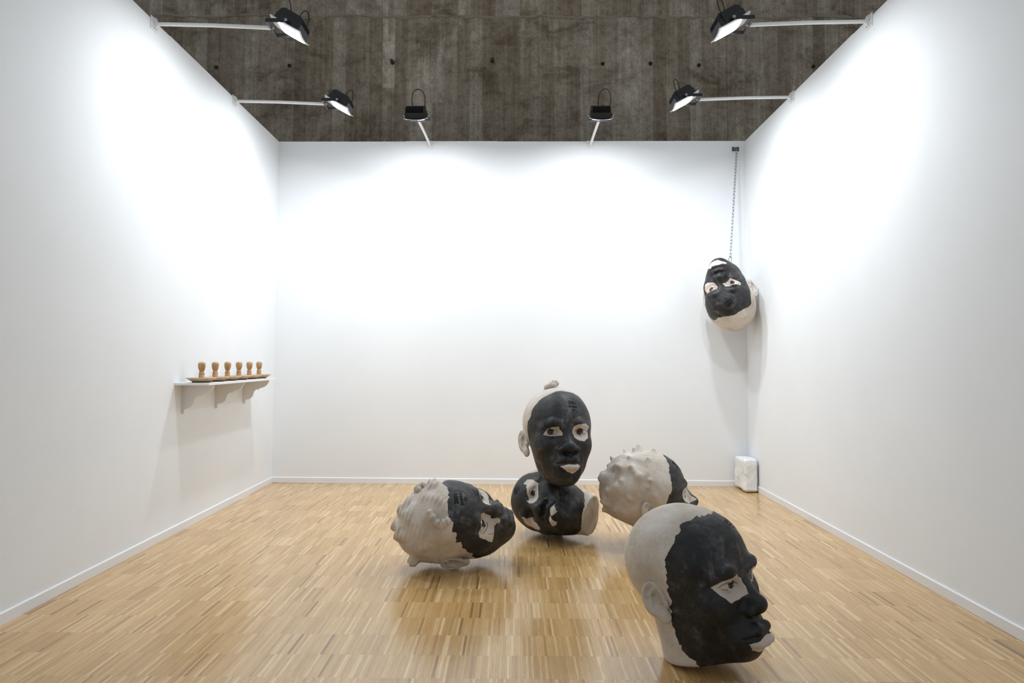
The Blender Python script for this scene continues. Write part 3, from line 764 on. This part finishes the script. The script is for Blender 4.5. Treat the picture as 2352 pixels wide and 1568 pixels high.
HEADS['D'] = spec(ridges=Dr_,label='leftmost clay head lying on its ear, curled lumps on cream scalp, facing right',
    R=frame((.769, -.430, .474), (-.630, -.637, .445)), T=(-.426, 4.855, .283), s=(.758, .735, .771), floor=True, seed=4.0, nz=.03, lumpy=.006, lfreq=8.0, lumpy2=.012, hairy=-.12, nw=1.22, ny=.01, lip=1.15,
    ears=[(1, (.345, .075, -.06), -.45, -.15, 1.0), (-1, (.335, .06, -.05), -.25, -.3, 1.0)],
    bumps=[((.20, .05, .40), .07, .03), ((-.05, .2, .43), .09, .02), ((-.2, .12, .36), .08, .015), ((.05, .32, .33), .07, .03), ((-.12, .32, .32), .08, .02), ((-.25, .2, .25), .07, .02), ((-.1, 0, .45), .08, .015)],
    slip=[(60, 62), (70, 54), (82, 51), (101, 51), (112, 54), (123, 52), (133, 56), (138, 54), (149, 62), (154, 56), (164, 62), (-178, 63), (-161, 66), (-155, 74), (-135, 86), (-115, 95), (-90, 100), (-57, 100), (-25, 80), (0, 66), (30, 62), (45, 62)],
    patches=[EYE([(.21, .085), (.165, .095), (.12, .085), (.07, .06), (.035, .03), (.02, -.02), (.05, -.055), (.10, -.085), (.17, -.10), (.23, -.08), (.25, 0)]),
             EYE([(-.080, .060), (-.050, .02), (-.055, -.06), (-.095, -.120), (-.140, -.140), (-.200, -.150), (-.243, -.165), (-.253, -.112), (-.247, -.059), (-.243, -.006), (-.218, .02), (-.17, .02), (-.12, .06)])],
    irises=[(.128, .008, .034), (-.128, -.008, .034)], pup=.62,
    extras=lambda sdf: [('crease_line', M_CREASE, *line_np(sdf, [(-.10, -.05), (-.13, -.062), (-.17, -.055), (-.20, -.035), (-.215, -.03)], .003)), ('crease_line', M_CREASE, *line_np(sdf, [(-.205, -.07), (-.20, -.10), (-.19, -.125), (-.18, -.14)], .002))] + [('hair_curl', M_CREAM, *curl_np(on_surf(sdf, p_, r_ * .15), r_, 14, k_)) for p_, r_, k_ in zip(Dc_[:1] + Dc_[3:4], (.034, .040), (6, 5))],
    stamp=(.010, .285, .085, .05, [('2001', .036, .056), ('ENERO', -.012, .040), ('24', -.052, .036)]))
HEADS['E'] = spec(label='upright clay head with thorny bumps all over its cream scalp, seen from behind, facing right',
    R=frame((.972, .017, .235), (-.234, -.048, .971)), T=(1.054, 5.43, .353), s=(.749, .741, .757), floor=True, seed=5.0, lumpy=.008, lfreq=9.0, lumpy2=.015, hairy=-.1,
    bumps=[(c_, .038 + .018 * math.sin(i_ * 2.3) ** 2, .06 + .03 * math.cos(i_ * 1.7) ** 2) for i_, c_ in enumerate([(.06, .10, .47), (.02, .02, .49), (.05, -.03, .47), (-.02, -.16, .44), (.10, .24, .42), (.024, .310, .400), (-.125, .246, .401), (-.213, .117, .367), (-.161, -.060, .409), (-.050, .416, .293), (-.229, .292, .233), (-.240, .233, .272), (-.300, .027, .180), (-.096, .448, .100), (-.281, .214, .113), (-.290, -.008, .226), (-.038, .389, .336), (-.270, .076, .284), (-.04, .47, .0), (-.1, .1, .44), (.12, .36, .3), (.1, .42, .15), (-.18, .22, .38), (-.25, .1, .33), (-.16, .38, .2), (-.2, .36, .02)])],
    slip=sym([(90, 58), (102, 58), (115, 55), (126, 56), (140, 57), (149, 57), (159, 58), (168, 64), (180, 68), (-165, 74), (-140, 82), (-110, 84), (-90, 84)]),
    patches=[EYE([(.033, .01), (.045, .05), (.14, .065), (.225, .062), (.244, -.01), (.235, -.06), (.13, -.11), (.045, -.11)]), EYE([(-.033, .01), (-.045, .05), (-.14, .065), (-.215, .062), (-.240, -.01), (-.235, -.06), (-.13, -.125), (-.04, -.12)]),
             LIPS([(-.11, -.31), (0, -.305), (.11, -.31), (.07, -.355), (0, -.368), (-.07, -.355)])],
    irises=[(.14, .0, .032), (-.14, .0, .032)], 
    stamp=(-.085, .285, .080, .1, [('2001', .034, .056), ('ENERO', -.012, .038), ('24', -.050, .034)]))
HEADS['F'] = spec(label='clay head hanging upside down on a chain in the right back corner',
    R=frame((-.477, -.841, .254), (.079, -.329, -.941)), T=(2.371, 7.55, 2.155), s=(.754, .752, .750), seed=6.0, eye=(.150, -.358, -.028), mw=1.1, brow=.06,
    slip=[(28, 77), (43, 80), (53, 76), (65, 61), (83, 56), (102, 56), (117, 57), (127, 64), (141, 69), (155, 64), (180, 70), (-160, 78), (-130, 88), (-90, 95), (-50, 88), (-20, 80), (5, 75)],
    patches=[EYE([(.245, -.135), (.201, -.146), (.108, -.110), (.081, -.068), (.063, -.026), (.097, -.007), (.160, .013), (.247, -.006), (.262, -.070)]),
             EYE([(-.016, -.037), (-.048, -.043), (-.085, -.080), (-.126, -.116), (-.168, -.087), (-.209, -.061), (-.245, -.026), (-.237, .003), (-.160, -.009), (-.109, .0), (-.047, .010)]),
             LIPS([(.165, -.365), (.14, -.395), (.095, -.428), (.045, -.432), (-.017, -.426), (-.069, -.393), (-.131, -.358), (-.096, -.332), (-.045, -.326), (.033, -.328), (.118, -.334)])],
    irises=[(.165, -.024, .034), (-.138, -.045, .032)], pup=.3,
    stamp=(-.037, .235, .095, .45, [('2001', .035, .052), ('ENERO', -.012, .034), ('24', -.052, .032)]))
HEAD_ROOTS = {k: make_head(q) for k, q in HEADS.items()}

# ================================================================ FLOODLIGHTS ON WALL ARMS
def cam_pts(a, b, c, d, n=12):
    a, b, c, d = map(Vector, (a, b, c, d))
    return [((1 - t) ** 3) * a + 3 * t * (1 - t) ** 2 * b + 3 * t * t * (1 - t) * c + t ** 3 * d for t in [i / n for i in range(n + 1)]]
def floodlight(loc, rotz, label, arm=0.90, tilt=0.52, cable=1, name='floodlight', swing=0.0, supply=None):
    root = empty(name, loc, label, 'floodlight', 'floodlights on arms along the wall tops', rotz)
    bm = bmesh.new(); box(bm, (0.0, -0.045, -0.05), (0.006, 0.045, 0.05)); obj('wall_plate', bm, M_TUBE, root, bevel=0.002)
    bm = bmesh.new(); tube(bm, [(0.03 * math.cos(a), 0.0, 0.005 + 0.042 * math.sin(a)) for a in np.linspace(-1.4, 1.4, 12)], 0.006, 8); tube(bm, [(0.006, 0.03, -0.03), (0.02, 0.03, -0.03)], 0.007, 8); tube(bm, [(0.006, -0.03, -0.03), (0.02, -0.03, -0.03)], 0.007, 8)
    obj('clamp', bm, M_TUBE, root, smooth=True, autosmooth=0.8)
    ex = arm; ey = arm * swing
    bm = bmesh.new(); tube(bm, [(0.006, 0, 0), (ex * .5, ey * .5, -0.006), (ex, ey, -0.022)], 0.0145, 14)
    obj('arm', bm, M_TUBE, root, smooth=True, autosmooth=0.8)
    # yoke: a flat steel U whose two cheeks hold the lamp at its middle
    hx = ex + 0.155; hz = -0.022; hw = 0.118
    yk = bmesh.new(); t = 0.004; dz = 0.015
    box(yk, (ex, ey - hw, hz - dz), (ex + 2 * t, ey + hw, hz + dz))
    for s in (-1, 1):
        y0 = ey + s * hw
        box(yk, (ex, min(y0, y0 + s * t), hz - dz), (hx + 0.02, max(y0, y0 + s * t), hz + dz))
    y_ = obj('yoke', yk, M_BLKMET, root, bevel=0.0015)
    for s in (-1, 1):
        bm = bmesh.new(); lathe(bm, [(0, 0.012), (0.010, 0.012), (0.012, 0.009), (0.012, 0.0), (0, 0.0)], 12, Matrix.Translation((hx, ey + s * (hw + 0.004), hz)) @ Matrix.Rotation(-s * math.pi / 2, 4, 'X'))
        obj('pivot_bolt', bm, M_STEEL, y_)
    bm = bmesh.new(); lathe(bm, [(0, 0.014), (0.011, 0.014), (0.011, 0.0), (0, 0)], 6, Matrix.Translation((ex + 0.008, ey, hz)) @ Matrix.Rotation(math.pi / 2, 4, 'Y'))
    obj('arm_bolt', bm, M_STEEL, y_)
    # lamp head frame: u along the head away from the wall, v across, w out of the lit face
    ct, st = math.cos(tilt), math.sin(tilt)
    M = Matrix(((ct, 0, -st, hx), (0, 1, 0, ey), (-st, 0, -ct, hz), (0, 0, 0, 1)))
    H = bmesh.new(); box(H, (-0.105, -0.100, -0.035), (0.105, 0.100, 0.020), M)
    hs = obj('housing', H, M_BLKMET, root, bevel=0.006)
    for i in range(13):
        v0 = -0.096 + i * 0.0152
        bm = bmesh.new()
        pr = [(-0.100, -0.034), (0.100, -0.034), (0.096, -0.068), (0.07, -0.088), (-0.07, -0.088), (-0.096, -0.068)]
        A = [bm.verts.new(M @ Vector((u, v0, w))) for u, w in pr]; B = [bm.verts.new(M @ Vector((u, v0 + 0.005, w))) for u, w in pr]
        bm.faces.new(A[::-1]); bm.faces.new(B)
        for k in range(6): bm.faces.new((A[k], A[(k + 1) % 6], B[(k + 1) % 6], B[k]))
        obj('cooling_fin', bm, M_FIN, hs)
    # white front bezel, bowed along its length
    bz = bmesh.new(); n = 10; grid = {}
    def zb(u, v): return 0.034 - 0.014 * (v / 0.12) ** 2 - 0.004 * (u / 0.13) ** 2
    for iu in range(n + 1):
        for iv in range(n + 1):
            u = -0.132 + 0.264 * iu / n; v = -0.120 + 0.240 * iv / n
            for s, dw in ((0, 0.0), (1, 0.006)): grid[iu, iv, s] = bz.verts.new(M @ Vector((u, v * (1 - 0.06 * abs(u / 0.132) ** 2), zb(u, v) + dw)))
    for iu in range(n):
        for iv in range(n):
            for s in (0, 1):
                q = (grid[iu, iv, s], grid[iu + 1, iv, s], grid[iu + 1, iv + 1, s], grid[iu, iv + 1, s]); bz.faces.new(q if s else q[::-1])
    for i in range(n):
        for a, b_ in (((i, 0), (i + 1, 0)), ((i, n), (i + 1, n)), ((0, i), (0, i + 1)), ((n, i), (n, i + 1))):
            bz.faces.new((grid[(*a, 0)], grid[(*b_, 0)], grid[(*b_, 1)], grid[(*a, 1)]))
    obj('front_bezel', bz, M_TUBE, root, smooth=True, autosmooth=0.8)
    lw = bmesh.new()
    def W(u, v): return lw.verts.new(M @ Vector((u, v, zb(u, v) + 0.0075)))
    rows = [[W(-0.062 + 0.172 * i / 6, -0.092 + 0.184 * j / 6) for j in range(7)] for i in range(7)]
    for a, b_ in zip(rows, rows[1:]):
        for j in range(6): lw.faces.new((a[j], b_[j], b_[j + 1], a[j + 1]))
    obj('led_window', lw, M_LED, root)
    ld = bpy.data.lights.new('led_light', 'AREA'); ld.shape = 'RECTANGLE'; ld.size = 0.16; ld.size_y = 0.16
    ld.energy = LAMP_POWER; ld.color = LAMP_COLOR; ld.spread = LAMP_SPREAD
    lo = bpy.data.objects.new('led_light', ld); COL.objects.link(lo); lo.parent = root
    lo.matrix_local = Matrix.Translation(M @ Vector((0.02, 0, 0.048))) @ Matrix.Rotation(0.31, 4, 'Y')
    # cable loop from the housing back
    cb = bmesh.new()
    bk = M @ Vector((0.0, 0.04, -0.086))
    if cable == 1: tube(cb, cam_pts(bk, bk + Vector((0.02, 0.03, 0.16)), bk + Vector((0.13, 0.05, 0.12)), M @ Vector((0.06, 0.102, -0.01)), 14), 0.0045, 8)
    else: tube(cb, cam_pts(M @ Vector((0, .09, -.09)), M @ Vector((-.05, .14, -.29)), M @ Vector((.06, -.06, -.33)), M @ Vector((0.02, -.03, -.10)), 16), 0.0045, 8)
    obj('power_cable', cb, M_CABLE, root, smooth=True)
    if supply:
        cb = bmesh.new(); a_ = M @ Vector((-0.03, 0.06 * supply, -0.088)); tube(cb, cam_pts(a_, a_ + Vector((0.0, 0, 0.10)), a_ + Vector((-0.06, 0.0, 0.22)), a_ + Vector((-0.28, 0.05, 0.95)), 14), 0.0042, 8); obj('supply_cable', cb, M_CABLE, root, smooth=True)
    return root
def on(o, d, s): return o + d * s
floodlight(on(BL, DL, 8.0149 - 5.10) + Vector((0, 0, 4.0)), math.atan2(NL.y, NL.x), 'floodlight on white arm from the left wall, nearer to the camera', supply=-1)
floodlight(on(BL, DL, 8.0149 - 6.66) + Vector((0, 0, 4.0)), math.atan2(NL.y, NL.x), 'floodlight on white arm from the left wall, nearer to the back wall')
floodlight(on(BR, DR, 7.9501 - 5.04) + Vector((0, 0, 4.0)), math.atan2(NR.y, NR.x), 'floodlight on white arm from the right wall, nearer to the camera')
floodlight(on(BR, DR, 7.9501 - 6.52) + Vector((0, 0, 4.0)), math.atan2(NR.y, NR.x), 'floodlight on white arm from the right wall, nearer to the back wall')
floodlight(on(BL, DB, -1.012 + 2.8207) + Vector((0, 0, 3.985)), math.atan2(NB.y, NB.x), 'left of the two floodlights on arms from the back wall', cable=2, tilt=0.47)
floodlight(on(BL, DB, 0.889 + 2.8207) + Vector((0, 0, 3.985)), math.atan2(NB.y, NB.x), 'right of the two floodlights on arms from the back wall', cable=2, tilt=0.47)
# ================================================================ SHELF WITH SIX PLATES AND SIX TURNED FIGURES
SH_Z = 1.238
shelf = empty('wall_shelf', BL + DL * (8.0149 - 6.43) + Vector((0, 0, SH_Z)), 'narrow white wall shelf on three scrolled brackets, on the left wall', 'shelf', rotz=math.atan2(NL.y, NL.x))
bm = bmesh.new(); box(bm, (0.001, -0.83, -0.018), (0.282, 0.83, 0.0)); obj('shelf_board', bm, M_SHELF, shelf, bevel=0.0015)
def bracket_profile():
    top, h, d = -0.018, 0.235, 0.262
    pts = [(0.021, top), (d, top), (d, top - 0.012)]
    def arc(p0, p1, bulge, n=8):
        p0 = Vector(p0); p1 = Vector(p1); dv = p1 - p0; nn = Vector((-dv.y, dv.x))
        return [tuple(p0 + dv * (i / n) + nn * bulge * math.sin(math.pi * i / n)) for i in range(1, n + 1)]
    pts += arc((d, top - 0.012), (0.165, top - 0.085), 0.16)
    pts += [(0.160, top - 0.098)]
    pts += arc((0.160, top - 0.098), (0.105, top - 0.128), -0.2, 6)
    pts += arc((0.105, top - 0.128), (0.052, top - 0.200), 0.16)
    pts += arc((0.052, top - 0.200), (0.021, top - 0.212), -0.18, 5)
    return pts
for yy in (-0.68, -0.015, 0.665):
    bm = bmesh.new(); box(bm, (0.001, yy - 0.011, -0.018 - 0.243), (0.021, yy + 0.011, -0.0185))
    br = obj('bracket', bm, M_BRACKET, shelf, bevel=0.001)
    bm = bmesh.new(); pr = bracket_profile()
    A = [bm.verts.new((x, yy - 0.009, z)) for x, z in pr]; B = [bm.verts.new((x, yy + 0.009, z)) for x, z in pr]
    bm.faces.new(A[::-1]); bm.faces.new(B)
    for k in range(len(pr)): bm.faces.new((A[k], A[(k + 1) % len(pr)], B[(k + 1) % len(pr)], B[k]))
    obj('scroll_web', bm, M_BRACKET, br)
ordn = ['first', 'second', 'third', 'fourth', 'fifth', 'sixth']
fp = [(0.0, 0.0), (0.0225, 0.0), (0.0240, 0.003), (0.0232, 0.025), (0.0228, 0.052), (0.0212, 0.0545), (0.0212, 0.0575), (0.0232, 0.060), (0.0225, 0.067), (0.0180, 0.075), (0.0175, 0.0785), (0.0195, 0.084), (0.0245, 0.095), (0.0280, 0.108), (0.0298, 0.122), (0.0300, 0.134), (0.0290, 0.143), (0.0255, 0.151), (0.0185, 0.156), (0.0095, 0.1585), (0.0, 0.159)]
pp = [(0.0, 0.006), (0.066, 0.006), (0.070, 0.008), (0.084, 0.013), (0.112, 0.030), (0.117, 0.032), (0.119, 0.0355), (0.119, 0.0385), (0.116, 0.041), (0.111, 0.0405), (0.088, 0.020), (0.05, 0.0145), (0.0, 0.0135)]
def at_shelf(y, z): return shelf.matrix_basis @ Vector((0.145, y, z))
bpy.context.view_layer.update()
plate0 = fig0 = None
for i in range(6):
    yv = 5.765 + 0.2695 * i
    wp = BL + DL * (8.0149 - yv) + NL * 0.148 + Vector((0, 0, SH_Z))
    lab = ordn[i] + (' small wooden plate from the near end of the white shelf' if i < 5 else ' and last wooden plate, at the far end of the white shelf')
    if i == 0:
        plate0 = empty('wooden_plate', wp + Vector((0, 0, .0005)), lab, 'plate', 'wooden plates along the white shelf')
        bm = bmesh.new(); lathe(bm, pp, 40); obj('dish', bm, M_WOODPL, plate0, smooth=True, autosmooth=0.6)
        bm = bmesh.new(); lathe(bm, [(0, 0), (0.072, 0), (0.074, 0.003), (0.074, 0.0085), (0.0, 0.0085)], 32); obj('foot', bm, M_FOOT_SHADE, plate0, smooth=True, autosmooth=0.6)  # foot coloured dark to stand for the shadow under the dish
    else:
        c = plate0.copy(); COL.objects.link(c); c.location = wp + Vector((0, 0, .0005)); c['label'] = lab; c.rotation_euler = (0, 0, rng.random() * 6)
        for ch in list(plate0.children):
            k = ch.copy(); COL.objects.link(k); k.parent = c
    lab = ordn[i] + (' turned oak head-shaped figure from the near end, standing on its plate' if i < 5 else ' turned oak head-shaped figure, standing on the plate at the far end')
    if i == 0:
        fig0 = empty('turned_figure', wp + Vector((0, 0, .0146)), lab, 'figurine', 'turned oak figures standing on the plates')
        cut_ = next(j for j, p in enumerate(fp) if p[1] > 0.0775)
        bm = bmesh.new(); lathe(bm, fp[:cut_] + [(0.0, 0.0785)], 24); obj('base', bm, M_WOOD, fig0, smooth=True, autosmooth=0.7)
        bm = bmesh.new(); lathe(bm, [(0.0, 0.0755)] + fp[cut_ - 1:], 24); obj('head', bm, M_WOOD, fig0, smooth=True, autosmooth=0.9)
    else:
        c = fig0.copy(); COL.objects.link(c); c.location = wp + Vector((0, 0, .0146)); c['label'] = lab; c.rotation_euler = (0, 0, rng.random() * 6)
        for ch in list(fig0.children):
            k = ch.copy(); COL.objects.link(k); k.parent = c

# ================================================================ CHAIN, WALL ANCHOR, BAG
anc = Vector((2.594, 7.951, 3.935))
anchor = empty('wall_anchor', anc, 'small steel anchor plate bolted high on the back wall above the chain', 'anchor')
bm = bmesh.new(); box(bm, (-0.040, -0.006, -0.024), (0.040, -0.0005, 0.024)); obj('plate', bm, M_DKSTEEL, anchor, bevel=0.001)
for sx in (-1, 1):
    for sz in (-1, 1):
        bm = bmesh.new(); lathe(bm, [(0, 0.008), (0.008, 0.008), (0.009, 0.0), (0, 0)], 6, Matrix.Translation((sx * 0.031, -0.006, sz * 0.016)) @ Matrix.Rotation(math.pi / 2, 4, 'X')); obj('bolt', bm, M_BLKMET, anchor)
bm = bmesh.new(); tube(bm, [(-0.016, -0.004, 0.004), (-0.016, -0.02, 0.0), (-0.010, -0.045, -0.010), (0.0, -0.055, -0.016), (0.010, -0.045, -0.010), (0.016, -0.02, 0.0), (0.016, -0.004, 0.004)], 0.005, 8); obj('eye_loop', bm, M_DKSTEEL, anchor, smooth=True)
top = anc + Vector((0, -0.050, -0.022)); bot = Vector(CHAIN_END)
chain = empty('chain', top, 'thin steel chain hanging from the wall anchor down to the upside-down head', 'chain')
lk = bmesh.new(); a_, w_ = 0.0145, 0.010
path = [(w_ * math.cos(t) , 0, (a_ if math.sin(t) > 0 else -a_) + w_ * math.sin(t)) for t in np.linspace(0.001, 2 * math.pi - 0.001 - 2 * math.pi / 16, 16)]
tube(lk, path, 0.0031, 6, closed=True)
lme = bpy.data.meshes.new('link'); bmesh.ops.recalc_face_normals(lk, faces=lk.faces); lk.to_mesh(lme); lk.free(); lme.materials.append(M_STEEL); lme.polygons.foreach_set('use_smooth', np.full(len(lme.polygons), True))
vec = bot - top; step = 0.0405; nl = int((vec.length - 0.09) / step)
q0 = Vector((0, 0, -1)).rotation_difference(vec.normalized()).to_matrix().to_4x4()
for i in range(nl):
    o = link('link', lme, chain); sag = 0.0
    o.matrix_local = Matrix.Translation(vec.normalized() * (0.012 + step * (i + .5))) @ q0 @ Matrix.Rotation((i % 2) * math.pi / 2 + 0.4, 4, 'Z')
e0 = vec.normalized() * (0.012 + step * nl - 0.004)
bm = bmesh.new(); tube(bm, [e0 + q0 @ Vector((0.016 * math.cos(t), 0, -0.035 + 0.036 * math.sin(t))) for t in np.linspace(0, 2 * math.pi, 20, endpoint=False)], 0.004, 8, closed=True); obj('snap_hook', bm, M_DKSTEEL, chain, smooth=True)

bag = empty('plastic_bag', (2.606, 7.745, 0), 'crumpled white plastic-wrapped package standing on the floor in the right back corner', 'bag')
def bag_sdf(p):
    q_ = p.copy()
    f = (p @ np.array([.3, .5, 1.0], f32))
    d = np.maximum.reduce([np.abs(q_[:, 0]) - .074, np.abs(q_[:, 1]) - .165 , np.abs(q_[:, 2]) - .176])
    o_ = np.stack([np.maximum(np.abs(q_[:, i]) - h + .03, 0) for i, h in enumerate((.074, .165, .176))], 1)
    d = np.minimum(np.maximum.reduce([np.abs(q_[:, i]) - h + .03 for i, h in enumerate((.074, .165, .176))]), 0) + ln(o_) - .03
    w = lump(p, 13.0, 2.2); w2 = lump(p @ rotm(.6, .5, .3), 27.0, .7)
    return d + .014 * np.abs(w) ** .7 + .006 * np.abs(w2) ** .6 - .010
Vb, Tb = grow(bag_sdf, 5, (0, 0, 0), 0.0, .4, 1)
Rb = rotm(0, 0, .01).astype(float); Vb = Vb @ Rb.T; Vb[:, 2] -= Vb[:, 2].min() - .001
link('wrapping', mesh_np('wrapping', Vb, Tb, M_BAG, True), bag)
